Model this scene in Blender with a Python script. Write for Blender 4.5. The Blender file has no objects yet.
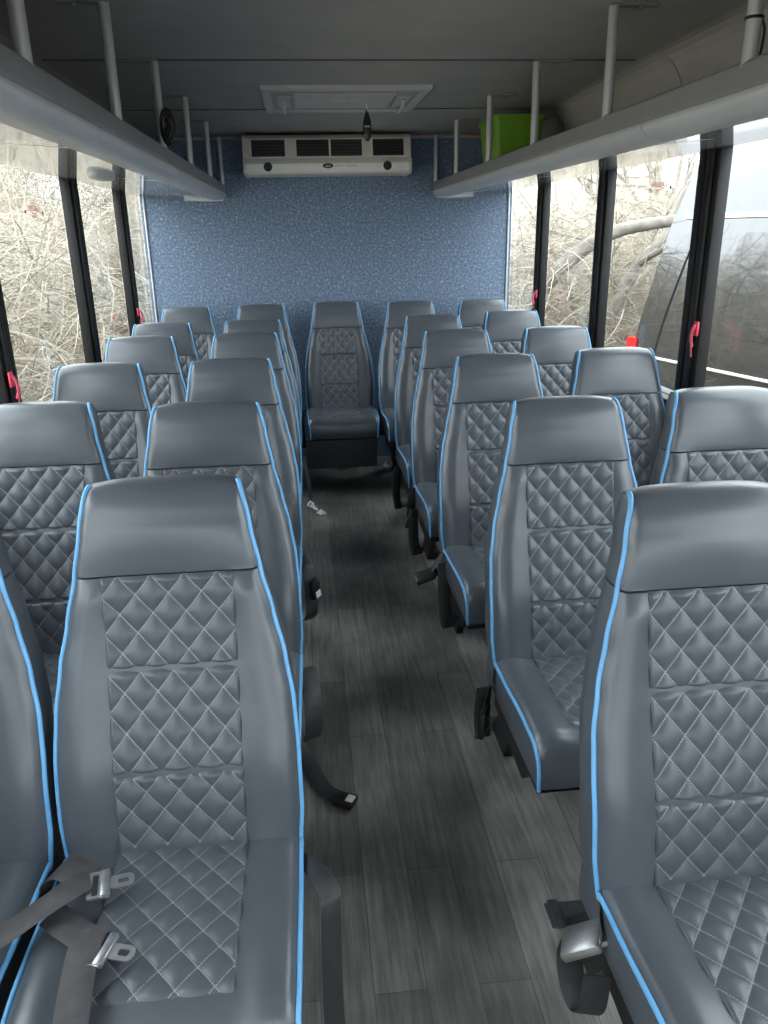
import bpy, bmesh, math, random
from mathutils import Vector, Matrix
random.seed(7)
S = bpy.context.scene
COL = S.collection
PI = math.pi

# ------------------------------------------------------------------ camera, world, exposure
cam_d = bpy.data.cameras.new('camera')
cam_d.sensor_fit = 'VERTICAL'
cam_d.sensor_height = 36.0
cam_d.lens = 780.0 / 1024.0 * 36.0
cam_d.clip_start = 0.02
cam_d.clip_end = 300
cam = bpy.data.objects.new('camera', cam_d)
COL.objects.link(cam)
S.camera = cam
CR = ((0.99485411, -0.0996944, -0.01806454), (0.05066539, 0.33511731, 0.94081316), (0.08774006, 0.93688709, -0.33844388))
cm = Matrix.Identity(4)
for i in range(3):
    cm[i][0] = CR[0][i]
    cm[i][1] = CR[1][i]
    cm[i][2] = -CR[2][i]
    cm[i][3] = (0.0, 0.0, 1.55)[i]
cam.matrix_world = cm

W = bpy.data.worlds.new('overcast_sky')
S.world = W
W.use_nodes = True
wn = W.node_tree.nodes
wl = W.node_tree.links
bg = wn['Background']
bg.inputs['Strength'].default_value = 8.5
wtc = wn.new('ShaderNodeTexCoord')
wsp = wn.new('ShaderNodeSeparateXYZ')
wrp = wn.new('ShaderNodeValToRGB')
wl.new(wtc.outputs['Generated'], wsp.inputs[0])
wl.new(wsp.outputs['Z'], wrp.inputs['Fac'])
wrp.color_ramp.elements[0].position = 0.0
wrp.color_ramp.elements[0].color = (0.72, 0.76, 0.80, 1)
wrp.color_ramp.elements[1].position = 0.8
wrp.color_ramp.elements[1].color = (0.90, 0.96, 1.0, 1)
wl.new(wrp.outputs['Color'], bg.inputs['Color'])

S.view_settings.view_transform = 'Standard'
S.view_settings.look = 'None'
S.view_settings.gamma = 1.0
S.view_settings.use_curve_mapping = False
S.view_settings.exposure = 0.0
S.cycles.use_denoising = True
S.cycles.max_bounces = 10
S.cycles.diffuse_bounces = 6
S.cycles.glossy_bounces = 4
S.cycles.transparent_max_bounces = 16
S.cycles.sample_clamp_indirect = 8.0

# ------------------------------------------------------------------ helpers
def tag(o, label=None, cat=None, group=None, kind=None):
    if label: o['label'] = label
    if cat: o['category'] = cat
    if group: o['group'] = group
    if kind: o['kind'] = kind
    return o

def empty(name, loc=(0, 0, 0), rz=0.0):
    o = bpy.data.objects.new(name, None)
    o.empty_display_size = 0.1
    o.location = loc
    o.rotation_euler = (0, 0, rz)
    COL.objects.link(o)
    return o

class MB:
    """collects vertices and faces of ONE mesh object"""
    def __init__(self):
        self.v = []
        self.f = []
        self.uv = None
    def add(self, vs, fs):
        b = len(self.v)
        self.v.extend([tuple(p) for p in vs])
        self.f.extend([tuple(i + b for i in f) for f in fs])
        return self
    def box(self, x0, x1, y0, y1, z0, z1, bev=0.0, seg=2, rot=None, piv=None):
        bm = bmesh.new()
        bmesh.ops.create_cube(bm, size=1.0)
        for v in bm.verts:
            v.co = Vector(((x0 + x1) / 2 + v.co.x * (x1 - x0), (y0 + y1) / 2 + v.co.y * (y1 - y0), (z0 + z1) / 2 + v.co.z * (z1 - z0)))
        if bev > 0:
            bmesh.ops.bevel(bm, geom=list(bm.edges), offset=bev, segments=seg, profile=0.5, affect='EDGES')
        if rot is not None:
            pv = Vector(piv) if piv else Vector(((x0 + x1) / 2, (y0 + y1) / 2, (z0 + z1) / 2))
            for v in bm.verts:
                v.co = pv + rot @ (v.co - pv)
        bm.verts.index_update()
        self.add([v.co.copy() for v in bm.verts], [[v.index for v in f.verts] for f in bm.faces])
        bm.free()
        return self
    def prism(self, poly, axis, a, b):
        """extrude 2-D polygon along axis from a to b ('x': poly=(y,z), 'y': poly=(x,z), 'z': poly=(x,y))"""
        n = len(poly)
        def P(p, t):
            return (t, p[0], p[1]) if axis == 'x' else (p[0], t, p[1]) if axis == 'y' else (p[0], p[1], t)
        vs = [P(p, a) for p in poly] + [P(p, b) for p in poly]
        fs = [(i, (i + 1) % n, n + (i + 1) % n, n + i) for i in range(n)]
        fs += [tuple(range(n - 1, -1, -1)), tuple(range(n, 2 * n))]
        return self.add(vs, fs)
    def tube(self, pts, r, k=8, caps=True):
        pts = [Vector(p) for p in pts]
        n = len(pts)
        rs = r if isinstance(r, (list, tuple)) else [r] * n
        vs, fs = [], []
        up = None
        for i, p in enumerate(pts):
            t = (pts[min(i + 1, n - 1)] - pts[max(i - 1, 0)])
            t = t.normalized() if t.length > 1e-9 else Vector((0, 0, 1))
            if up is None:
                up = t.orthogonal().normalized()
            else:
                up = up - t * up.dot(t)
                up = up.normalized() if up.length > 1e-6 else t.orthogonal().normalized()
            s = t.cross(up)
            for j in range(k):
                a = 2 * PI * j / k
                vs.append(p + (up * math.cos(a) + s * math.sin(a)) * rs[i])
        for i in range(n - 1):
            for j in range(k):
                fs.append((i * k + j, i * k + (j + 1) % k, (i + 1) * k + (j + 1) % k, (i + 1) * k + j))
        if caps:
            fs.append(tuple(range(k - 1, -1, -1)))
            fs.append(tuple(range((n - 1) * k, n * k)))
        return self.add(vs, fs)
    def rings(self, rows, caps=True):
        k = len(rows[0])
        vs = [p for r in rows for p in r]
        fs = []
        for i in range(len(rows) - 1):
            for j in range(k):
                fs.append((i * k + j, i * k + (j + 1) % k, (i + 1) * k + (j + 1) % k, (i + 1) * k + j))
        if caps:
            fs.append(tuple(range(k - 1, -1, -1)))
            fs.append(tuple(range((len(rows) - 1) * k, len(rows) * k)))
        return self.add(vs, fs)
    def grid(self, rows):
        k = len(rows[0])
        vs = [p for r in rows for p in r]
        fs = [(i * k + j, i * k + j + 1, (i + 1) * k + j + 1, (i + 1) * k + j) for i in range(len(rows) - 1) for j in range(k - 1)]
        return self.add(vs, fs)
    def strap(self, pts, wdirs, w, th=0.0025):
        """flat webbing along pts; wdirs = one vector or one per point giving the width direction"""
        pts = [Vector(p) for p in pts]
        n = len(pts)
        wd = [Vector(d).normalized() for d in wdirs] if isinstance(wdirs, list) else [Vector(wdirs).normalized()] * n
        rows = []
        for i, p in enumerate(pts):
            t = (pts[min(i + 1, n - 1)] - pts[max(i - 1, 0)]).normalized()
            d = wd[i]
            nn = t.cross(d)
            nn = nn.normalized() if nn.length > 1e-5 else Vector((0, 0, 1))
            a, b, c = d * (w / 2), nn * (th / 2), d * (w / 2 - th)
            rows.append([p - a, p - c - b, p + c - b, p + a, p + c + b, p - c + b])
        return self.rings(rows)
    def mesh(self, name, recalc=True):
        me = bpy.data.meshes.new(name)
        me.from_pydata(self.v, [], self.f)
        if recalc:
            bm = bmesh.new()
            bm.from_mesh(me)
            bmesh.ops.recalc_face_normals(bm, faces=list(bm.faces))
            bm.to_mesh(me)
            bm.free()
        return me
    def build(self, name, m, parent=None, smooth=None, recalc=True):
        me = self.mesh(name, recalc)
        return link(name, me, m, parent, smooth)

def link(name, me, m, parent=None, smooth=None):
    if m is not None and len(me.materials) == 0:
        me.materials.append(m)
    if smooth is not None:
        me.polygons.foreach_set('use_smooth', [True] * len(me.polygons))
        me.update()
        try:
            me.set_sharp_from_angle(angle=math.radians(smooth))
        except Exception:
            pass
    o = bpy.data.objects.new(name, me)
    COL.objects.link(o)
    if parent is not None:
        o.parent = parent
    return o

def copy_tree(o, parent=None):
    c = o.copy()
    COL.objects.link(c)
    c.parent = parent
    for ch in list(o.children):
        copy_tree(ch, c)
    return c

def spline(pts, n=8):
    """Catmull-Rom through pts"""
    P = [Vector(p) for p in pts]
    P = [P[0] * 2 - P[1]] + P + [P[-1] * 2 - P[-2]]
    out = []
    for i in range(1, len(P) - 2):
        for k in range(n):
            t = k / n
            a, b, c, d = P[i - 1], P[i], P[i + 1], P[i + 2]
            out.append(0.5 * ((2 * b) + (c - a) * t + (2 * a - 5 * b + 4 * c - d) * t * t + (3 * b - a - 3 * c + d) * t ** 3))
    out.append(P[-2])
    return out

# ------------------------------------------------------------------ materials
class NT:
    def __init__(self, m):
        self.t = m.node_tree
    def n(self, kind, **kw):
        x = self.t.nodes.new(kind)
        for k, v in kw.items():
            setattr(x, k, v)
        return x
    def math(self, op, a, b=None, c=None):
        x = self.n('ShaderNodeMath', operation=op)
        for i, v in enumerate((a, b, c)):
            if v is None: continue
            if isinstance(v, (int, float)): x.inputs[i].default_value = v
            else: self.l(v, x.inputs[i])
        return x.outputs[0]
    def l(self, a, b):
        self.t.links.new(a, b)

def mat(name, col, rough=0.5, metal=0.0, spec=0.5, noise=0.0, nscale=20.0, bump=0.0, bscale=200.0, coat=0.0, stretch=None):
    m = bpy.data.materials.new(name)
    m.use_nodes = True
    N = NT(m)
    b = m.node_tree.nodes['Principled BSDF']
    b.inputs['Roughness'].default_value = rough
    b.inputs['Metallic'].default_value = metal
    b.inputs['Specular IOR Level'].default_value = spec
    b.inputs['Coat Weight'].default_value = coat
    b.inputs['Base Color'].default_value = (*col, 1)
    tc = N.n('ShaderNodeTexCoord')
    vec = tc.outputs['Object']
    if stretch:
        mp = N.n('ShaderNodeMapping')
        mp.inputs['Scale'].default_value = stretch
        N.l(vec, mp.inputs[0])
        vec = mp.outputs[0]
    if noise > 0:
        nz = N.n('ShaderNodeTexNoise')
        nz.inputs['Scale'].default_value = nscale
        nz.inputs['Detail'].default_value = 5
        N.l(vec, nz.inputs['Vector'])
        rp = N.n('ShaderNodeValToRGB')
        rp.color_ramp.elements[0].position = 0.3
        rp.color_ramp.elements[1].position = 0.7
        rp.color_ramp.elements[0].color = (*[c * (1 - noise) for c in col], 1)
        rp.color_ramp.elements[1].color = (*[min(1, c * (1 + noise)) for c in col], 1)
        N.l(nz.outputs['Fac'], rp.inputs['Fac'])
        N.l(rp.outputs['Color'], b.inputs['Base Color'])
    if bump > 0:
        nb = N.n('ShaderNodeTexNoise')
        nb.inputs['Scale'].default_value = bscale
        nb.inputs['Detail'].default_value = 3
        N.l(vec, nb.inputs['Vector'])
        bp = N.n('ShaderNodeBump')
        bp.inputs['Strength'].default_value = bump
        bp.inputs['Distance'].default_value = 0.002
        N.l(nb.outputs['Fac'], bp.inputs['Height'])
        N.l(bp.outputs['Normal'], b.inputs['Normal'])
    return m

VIN = (0.076, 0.088, 0.104)
M = {}
M['vinyl'] = mat('slate_vinyl', VIN, rough=0.30, spec=0.6, noise=0.07, nscale=9, bump=0.10, bscale=420)
M['piping'] = mat('blue_piping', (0.14, 0.40, 0.72), rough=0.35, noise=0.05)
M['black_steel'] = mat('black_steel', (0.012, 0.012, 0.013), rough=0.45, noise=0.2, nscale=30)
M['webbing'] = mat('black_webbing', (0.030, 0.030, 0.033), rough=0.45, noise=0.25, nscale=60, bump=0.5, bscale=900)
M['webbing_worn'] = mat('grey_webbing', (0.055, 0.052, 0.054), rough=0.36, noise=0.3, nscale=40, bump=0.5, bscale=900)
M['black_plastic'] = mat('black_plastic', (0.016, 0.016, 0.017), rough=0.3, noise=0.15)
M['chrome'] = mat('brushed_steel', (0.55, 0.56, 0.57), rough=0.28, metal=0.9, noise=0.1, nscale=50)
M['dull_steel'] = mat('dull_steel', (0.16, 0.17, 0.18), rough=0.3, metal=0.7, noise=0.2, nscale=30)
M['white_plastic'] = mat('white_plastic', (0.75, 0.75, 0.73), rough=0.4, noise=0.04)
M['cream'] = mat('cream_foam', (0.42, 0.38, 0.28), rough=0.8, noise=0.15, nscale=60)
def carpet_mat():
    m = mat('blue_grey_carpet', (0.160, 0.215, 0.300), rough=0.95, spec=0.1, noise=0.38, nscale=70, bump=1.0, bscale=150)
    N = NT(m)
    b = m.node_tree.nodes['Principled BSDF']
    src = b.inputs['Base Color'].links[0].from_socket
    vo = N.n('ShaderNodeTexNoise')          # pale flecks of fibre
    vo.inputs['Scale'].default_value = 62
    vo.inputs['Detail'].default_value = 2
    tc = N.n('ShaderNodeTexCoord')
    N.l(tc.outputs['Object'], vo.inputs['Vector'])
    rp = N.n('ShaderNodeValToRGB')
    rp.color_ramp.elements[0].position = 0.60
    rp.color_ramp.elements[0].color = (0, 0, 0, 1)
    rp.color_ramp.elements[1].position = 0.70
    rp.color_ramp.elements[1].color = (0.75, 0.75, 0.75, 1)
    N.l(vo.outputs['Fac'], rp.inputs['Fac'])
    mx = N.n('ShaderNodeMixRGB')
    mx.inputs[2].default_value = (0.45, 0.50, 0.55, 1)
    N.l(rp.outputs['Color'], mx.inputs[0])
    N.l(src, mx.inputs[1])
    N.l(mx.outputs[0], b.inputs['Base Color'])
    return m
M['carpet'] = carpet_mat()
M['ceiling'] = mat('grey_headliner', (0.46, 0.45, 0.44), rough=0.9, spec=0.2, noise=0.06, nscale=6, bump=0.3, bscale=300)
M['seam'] = mat('dark_seam', (0.13, 0.13, 0.13), rough=0.8, noise=0.1)
M['wall'] = mat('grey_wall_panel', (0.13, 0.135, 0.14), rough=0.7, noise=0.08)
M['shell'] = mat('white_bus_skin', (0.6, 0.6, 0.6), rough=0.35, noise=0.04)
M['mullion'] = mat('black_window_frame', (0.010, 0.010, 0.011), rough=0.48, spec=0.3, noise=0.2, nscale=12)
M['mullion_edge'] = mat('grey_frame_edge', (0.10, 0.105, 0.11), rough=0.3, noise=0.1)
M['rail'] = mat('dark_grey_rail', (0.26, 0.262, 0.268), rough=0.5, noise=0.06, nscale=8)
M['fascia'] = mat('light_grey_fascia', (0.60, 0.62, 0.64), rough=0.36, noise=0.05, nscale=6)
M['underside'] = mat('glossy_grey_laminate', (0.62, 0.63, 0.64), rough=0.05, spec=0.5, noise=0.03, nscale=4)
M['post'] = mat('aluminium_post', (0.62, 0.62, 0.62), rough=0.35, metal=0.4, noise=0.06, stretch=(30, 30, 2))
M['ac'] = mat('off_white_plastic', (0.74, 0.70, 0.64), rough=0.4, noise=0.04, nscale=5)
M['ac_light'] = mat('pale_plastic', (0.90, 0.87, 0.82), rough=0.4, noise=0.03, nscale=5)
M['vent'] = mat('black_vent', (0.008, 0.009, 0.010), rough=0.5, noise=0.2)
M['hatch'] = mat('grey_hatch_plastic', (0.60, 0.60, 0.58), rough=0.45, noise=0.05)
M['hatch_dark'] = mat('mid_grey_plastic', (0.40, 0.40, 0.385), rough=0.5, noise=0.05)
M['green'] = mat('lime_green_plastic', (0.16, 0.38, 0.015), rough=0.4, noise=0.08, nscale=6)
M['red'] = mat('red_plastic', (0.60, 0.05, 0.10), rough=0.35, noise=0.1)
M['pink'] = mat('faded_red_strap', (0.75, 0.16, 0.20), rough=0.5, noise=0.1)
M['orange'] = mat('orange_sticker', (0.65, 0.16, 0.03), rough=0.5, noise=0.1)
M['decal'] = mat('red_decal_ink', (0.62, 0.22, 0.20), rough=0.6, noise=0.1)
M['ink'] = mat('grey_ink', (0.25, 0.23, 0.22), rough=0.6, noise=0.05)
M['paper'] = mat('white_paper', (0.85, 0.85, 0.85), rough=0.8, noise=0.03)
M['twig'] = mat('straw_twig', (0.43, 0.385, 0.31), rough=0.85, noise=0.2, nscale=3)
M['twig_dark'] = mat('brown_twig', (0.30, 0.26, 0.20), rough=0.9, noise=0.35, nscale=3)
M['bark'] = mat('grey_bark', (0.24, 0.215, 0.185), rough=0.95, noise=0.35, nscale=9, bump=0.8, bscale=30)
M['ground'] = mat('dry_earth', (0.10, 0.088, 0.07), rough=0.95, noise=0.4, nscale=2.5, bump=0.6, bscale=12)
M['bank'] = mat('dry_brush_bank', (0.42, 0.37, 0.285), rough=1.0, noise=0.4, nscale=6.0, bump=1.0, bscale=20, stretch=(1, 1, 2))
M['van_paint'] = mat('black_car_paint', (0.022, 0.022, 0.023), rough=0.10, spec=0.6, noise=0.2, nscale=2, coat=1.0)
M['van_paint'].node_tree.nodes['Principled BSDF'].inputs['Coat IOR'].default_value = 1.8
M['van_glass'] = mat('dark_privacy_glass', (0.02, 0.022, 0.024), rough=0.03, spec=1.0, noise=0.1, coat=1.0)
M['van_trim'] = mat('bright_trim', (0.85, 0.86, 0.87), rough=0.2, metal=0.3, noise=0.03)
M['tail_light'] = mat('red_tail_light', (0.75, 0.02, 0.02), rough=0.15, noise=0.1)
M['tyre'] = mat('black_rubber', (0.02, 0.02, 0.02), rough=0.8, noise=0.2)

def glass_mat():
    m = bpy.data.materials.new('window_glass')
    m.use_nodes = True
    N = NT(m)
    nt = m.node_tree
    nt.nodes.remove(nt.nodes['Principled BSDF'])
    out = nt.nodes['Material Output']
    tr = N.n('ShaderNodeBsdfTransparent')
    tr.inputs['Color'].default_value = (0.93, 0.945, 0.94, 1)
    gl = N.n('ShaderNodeBsdfGlossy')
    gl.inputs['Roughness'].default_value = 0.02
    lw = N.n('ShaderNodeLayerWeight')
    lw.inputs['Blend'].default_value = 0.5
    fr = N.math('ADD', N.math('MULTIPLY', N.math('POWER', lw.outputs['Facing'], 5.0), 0.75), 0.02)
    mx = N.n('ShaderNodeMixShader')
    N.l(fr, mx.inputs[0])
    N.l(tr.outputs[0], mx.inputs[1])
    N.l(gl.outputs[0], mx.inputs[2])
    N.l(mx.outputs[0], out.inputs[0])
    return m
M['glass'] = glass_mat()

QDX, QDZ = 0.060, 0.070
def quilt_mat():
    m = bpy.data.materials.new('quilted_slate_vinyl')
    m.use_nodes = True
    N = NT(m)
    b = m.node_tree.nodes['Principled BSDF']
    b.inputs['Roughness'].default_value = 0.38
    uvn = N.n('ShaderNodeUVMap', uv_map='UVMap')
    sp = N.n('ShaderNodeSeparateXYZ')
    N.l(uvn.outputs[0], sp.inputs[0])
    u = N.math('DIVIDE', sp.outputs['X'], QDX)
    v = N.math('DIVIDE', sp.outputs['Y'], QDZ)
    A = N.math('ADD', u, v)
    B = N.math('SUBTRACT', u, v)
    def dist(x):
        return N.math('ABSOLUTE', N.math('SUBTRACT', N.math('FRACT', N.math('ADD', x, 50.5)), 0.5))
    dA, dB = dist(A), dist(B)
    def line(d, other):
        on = N.math('LESS_THAN', d, 0.020)
        dash = N.math('GREATER_THAN', N.math('FRACT', N.math('MULTIPLY', N.math('ADD', other, 50.0), 9.0)), 0.22)
        return N.math('MULTIPLY', on, dash)
    mask = N.math('MAXIMUM', line(dA, B), line(dB, A))
    mix = N.n('ShaderNodeMixRGB')
    mix.inputs[1].default_value = (*VIN, 1)
    mix.inputs[2].default_value = (0.25, 0.275, 0.30, 1)
    N.l(mask, mix.inputs[0])
    # dark sewn seams round the panel and across the backrest
    s1 = N.math('GREATER_THAN', N.math('ABSOLUTE', sp.outputs['X']), 0.1190)
    s2 = N.math('LESS_THAN', N.math('ABSOLUTE', N.math('SUBTRACT', sp.outputs['Y'], 0.775)), 0.0013)
    s3 = N.math('LESS_THAN', N.math('ABSOLUTE', N.math('SUBTRACT', sp.outputs['Y'], 0.593)), 0.0013)
    seam = N.math('MAXIMUM', s1, N.math('MAXIMUM', s2, s3))
    mx2 = N.n('ShaderNodeMixRGB')
    mx2.inputs[2].default_value = (0.018, 0.020, 0.023, 1)
    N.l(seam, mx2.inputs[0])
    N.l(mix.outputs[0], mx2.inputs[1])
    N.l(mx2.outputs[0], b.inputs['Base Color'])
    tc = N.n('ShaderNodeTexCoord')
    nb = N.n('ShaderNodeTexNoise')
    nb.inputs['Scale'].default_value = 420
    N.l(tc.outputs['Object'], nb.inputs['Vector'])
    bp = N.n('ShaderNodeBump')
    bp.inputs['Strength'].default_value = 0.10
    bp.inputs['Distance'].default_value = 0.002
    N.l(nb.outputs['Fac'], bp.inputs['Height'])
    N.l(bp.outputs['Normal'], b.inputs['Normal'])
    return m
M['quilt'] = quilt_mat()

def floor_mat():
    m = bpy.data.materials.new('dark_plank_vinyl')
    m.use_nodes = True
    N = NT(m)
    b = m.node_tree.nodes['Principled BSDF']
    tc = N.n('ShaderNodeTexCoord')
    mp = N.n('ShaderNodeMapping')
    mp.inputs['Rotation'].default_value = (0, 0, PI / 2)
    mp.inputs['Location'].default_value = (0.31, 0.04, 0)
    N.l(tc.outputs['Object'], mp.inputs[0])
    br = N.n('ShaderNodeTexBrick')
    br.offset = 0.37
    br.inputs['Scale'].default_value = 1.0
    br.inputs['Brick Width'].default_value = 0.92
    br.inputs['Row Height'].default_value = 0.115
    br.inputs['Mortar Size'].default_value = 0.0012
    br.inputs['Bias'].default_value = 0.0
    br.inputs['Color1'].default_value = (0.19, 0.185, 0.178, 1)
    br.inputs['Color2'].default_value = (0.31, 0.302, 0.29, 1)
    br.inputs['Mortar'].default_value = (0.13, 0.13, 0.13, 1)
    N.l(mp.outputs[0], br.inputs['Vector'])
    mg = N.n('ShaderNodeMapping')
    mg.inputs['Scale'].default_value = (70, 4.5, 1)
    N.l(tc.outputs['Object'], mg.inputs[0])
    gr = N.n('ShaderNodeTexNoise')
    gr.inputs['Scale'].default_value = 1.0
    gr.inputs['Detail'].default_value = 7
    gr.inputs['Roughness'].default_value = 0.65
    N.l(mg.outputs[0], gr.inputs['Vector'])
    rp = N.n('ShaderNodeValToRGB')
    rp.color_ramp.elements[0].position = 0.33
    rp.color_ramp.elements[0].color = (0.62, 0.62, 0.62, 1)
    rp.color_ramp.elements[1].position = 0.68
    rp.color_ramp.elements[1].color = (1.22, 1.22, 1.21, 1)
    N.l(gr.outputs['Fac'], rp.inputs['Fac'])
    mul = N.n('ShaderNodeMixRGB', blend_type='MULTIPLY')
    mul.inputs[0].default_value = 1.0
    N.l(br.outputs['Color'], mul.inputs[1])
    N.l(rp.outputs['Color'], mul.inputs[2])
    st = N.n('ShaderNodeTexNoise')           # broad random blotches with some dirt
    st.inputs['Scale'].default_value = 2.6
    st.inputs['Detail'].default_value = 4
    N.l(tc.outputs['Object'], st.inputs['Vector'])
    rs = N.n('ShaderNodeValToRGB')
    rs.color_ramp.elements[0].position = 0.36
    rs.color_ramp.elements[0].color = (0.55, 0.55, 0.56, 1)
    rs.color_ramp.elements[1].position = 0.62
    rs.color_ramp.elements[1].color = (1.12, 1.11, 1.07, 1)
    N.l(st.outputs['Fac'], rs.inputs['Fac'])
    mu2 = N.n('ShaderNodeMixRGB', blend_type='MULTIPLY')
    mu2.inputs[0].default_value = 1.0
    N.l(mul.outputs[0], mu2.inputs[1])
    N.l(rs.outputs['Color'], mu2.inputs[2])
    N.l(mu2.outputs[0], b.inputs['Base Color'])
    b.inputs['Roughness'].default_value = 0.52
    bp = N.n('ShaderNodeBump')
    bp.inputs['Strength'].default_value = 0.25
    bp.inputs['Distance'].default_value = 0.002
    N.l(gr.outputs['Fac'], bp.inputs['Height'])
    N.l(bp.outputs['Normal'], b.inputs['Normal'])
    return m
M['floor'] = floor_mat()

# ------------------------------------------------------------------ the bus shell
XL, XR, YF, YB, ZC = -1.0, 1.4, -2.2, 5.5, 2.13
WIN0, WIN1 = 0.93, 1.793          # window sill and head
T = 0.05
def struct(name, mb, m, smooth=None):
    return tag(mb.build(name, m, None, smooth), kind='structure')

struct('floor', MB().box(XL - T, XR + T, YF, YB + T, -0.08, 0.0), M['floor'])
struct('ceiling', MB().box(XL - T, XR + T, YF, YB + T, ZC, ZC + 0.06), M['ceiling'])
struct('wall_rear', MB().box(XL - 0.016, XR + 0.016, YB, YB + T, 0.0, ZC), M['carpet'])
for side, x0, x1 in (('left', XL - T, XL), ('right', XR, XR + T)):
    struct('wall_' + side, MB().box(x0, x1, YF if side == 'left' else -1.0, YB, 0.0, WIN0).box(x0, x1, YF, YB, WIN1 + 0.012, ZC), M['wall'])
struct('wall_front', MB().box(XL - T, XR + T, YF - T, YF, 0.0, 0.85).box(XL - T, XR + T, YF - T, YF, 1.50, ZC)
       .box(XL - T, XL + 0.08, YF - T, YF, 0.85, 1.50).box(XR - 0.08, XR + T, YF - T, YF, 0.85, 1.50), M['wall'])  # unseen front wall, windscreen opening sized to control the light let in
# coved corner panels between ceiling and wall, above the racks
for side, sx, xw in (('left', -1, XL), ('right', 1, XR)):
    mb = MB()
    for a, b in ((-2.2, 0.2), (0.21, 1.60), (1.61, 3.02), (3.03, 4.33), (4.34, 5.499)):
        prof = []
        for i in range(9):
            t = i / 8 * PI / 2
            prof.append((xw - sx * 0.13 * (1 - math.sin(t)), ZC - 0.20 * (1 - math.cos(t))))
        poly = prof + [(xw - sx * 0.002, ZC - 0.002)]
        mb.prism(poly, 'y', a, b)
    struct('trim_1' if sx < 0 else 'trim_2', mb, M['ceiling'])
# ceiling seams
for k, y in enumerate((0.6, 1.95, 3.165, 4.345)):
    struct('trim_%d' % (3 + k), MB().box(XL + 0.14, XR - 0.14, y - 0.006, y + 0.006, ZC - 0.004, ZC + 0.01, 0.002), M['seam'])
# pale strip where ceiling meets the rear wall
struct('trim_7', MB().box(XL + 0.14, XR - 0.14, YB - 0.03, YB - 0.001, ZC - 0.02, ZC - 0.001, 0.006), mat('faded_pink_strip', (0.52, 0.40, 0.37), 0.6, noise=0.1))
# window sills
for k, (x0, x1) in enumerate(((XL, XL + 0.05), (XR - 0.05, XR))):
    struct('trim_%d' % (8 + k), MB().box(x0, x1, YF + 0.02, YB - 0.002, WIN0 - 0.05, WIN0, 0.008), M['mullion'], 30)

d = MB().box(XR - 0.01, XR + 0.03, -2.15, -2.09, 0.0, WIN0).box(XR - 0.01, XR + 0.03, -1.06, -1.0, 0.0, WIN0).box(XR - 0.01, XR + 0.03, -2.09, -1.06, 0.0, 0.07).build('door_1', M['mullion'], None)  # unseen glazed entry door, added to let light onto the front seats
tag(d, kind='structure')
MB().box(XR + 0.008, XR + 0.014, -2.09, -1.06, 0.07, WIN0).build('pane', M['glass'], d)
# mullions (black extruded window posts) and the panes between them
MULL = {'left': (-1.3, -0.3, 0.62, 1.66, 2.68, 3.79, 4.79), 'right': (-1.3, -0.3, 0.70, 1.73, 2.745, 3.72, 4.70)}
tn = 10
wnum = 1
pane_of = {}
for side, sx, xw in (('left', -1, XL), ('right', 1, XR)):
    for y in MULL[side]:
        mb = MB()
        w = 0.054 if (side, y) != ('right', 2.745) else 0.075
        # stepped extrusion profile in (x,y): deep centre, shallower flanges, grooves
        def X(d):
            return xw - sx * d
        mb.box(*sorted((X(-0.02), X(0.022))), y - w, y + w, WIN0 - 0.02, WIN1, 0.004)
        mb.box(*sorted((X(0.02), X(0.036))), y - w * 0.62, y - w * 0.08, WIN0 - 0.02, WIN1, 0.005)
        mb.box(*sorted((X(0.02), X(0.036))), y + w * 0.08, y + w * 0.62, WIN0 - 0.02, WIN1, 0.005)
        struct('trim_%d' % tn, mb, M['mullion'], 30)
        tn += 1
    ys = [YF] + list(MULL[side]) + [YB]
    for i in range(len(ys) - 1):
        a = ys[i] + (0.05 if i else 0.0)
        b = ys[i + 1] - (0.05 if i < len(ys) - 2 else 0.0)
        x0, x1 = sorted((xw + sx * 0.018, xw + sx * 0.024))
        w = struct('window_%d' % wnum, MB().box(x0, x1, a, b, WIN0, WIN1), M['glass'])
        pane_of[(side, i)] = w
        wnum += 1
struct('window_%d' % wnum, MB().box(XL + 0.06, XR - 0.06, YF - 0.03, YF - 0.024, 0.85, 1.50), M['glass'])  # unseen windscreen, there only for the light it admits
# pale vertical edge trim where the rear window meets the carpeted wall
struct('trim_%d' % tn, MB().box(XL + 0.001, XL + 0.012, YB - 0.014, YB - 0.001, WIN0, WIN1 - 0.002, 0.004), M['fascia'], 30)
struct('trim_%d' % (tn + 1), MB().box(XR - 0.012, XR - 0.001, YB - 0.014, YB - 0.001, WIN0, WIN1 - 0.002, 0.004), M['fascia'], 30)

# red emergency release handles on the mullions (parts of the window beside each)
def release_handle(side, i, y, z, col, big=1.0):
    sx, xw = (-1, XL) if side == 'left' else (1, XR)
    X = lambda d: xw - sx * d
    w = pane_of[(side, i)]
    mb = MB()
    mb.box(*sorted((X(0.036), X(0.045))), y - 0.014, y + 0.014, z - 0.005 * big, z + 0.045 * big, 0.004)
    pts = spline([(X(0.044), y, z + 0.035 * big), (X(0.058), y - 0.008, z + 0.015 * big), (X(0.062), y - 0.012, z - 0.015 * big), (X(0.052), y - 0.006, z - 0.04 * big)], 6)
    mb.tube(pts, 0.0055, 8)
    h = mb.build('release_handle', M['red'], w, 35)
    h['label'] = 'red emergency release handle'
    mb = MB().strap(spline([(X(0.045), y - 0.006, z + 0.035 * big), (X(0.063), y - 0.02, z + 0.01), (X(0.064), y - 0.024, z - 0.04 * big), (X(0.056), y - 0.016, z - 0.075 * big)], 6), (0, 1, 0), 0.014, 0.003)
    mb.build('pull_strap', M['pink'], h, 35)
release_handle('right', 5, 2.665, 1.19, 'red')
release_handle('right', 7, 4.645, 1.17, 'red', 0.9)
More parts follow.
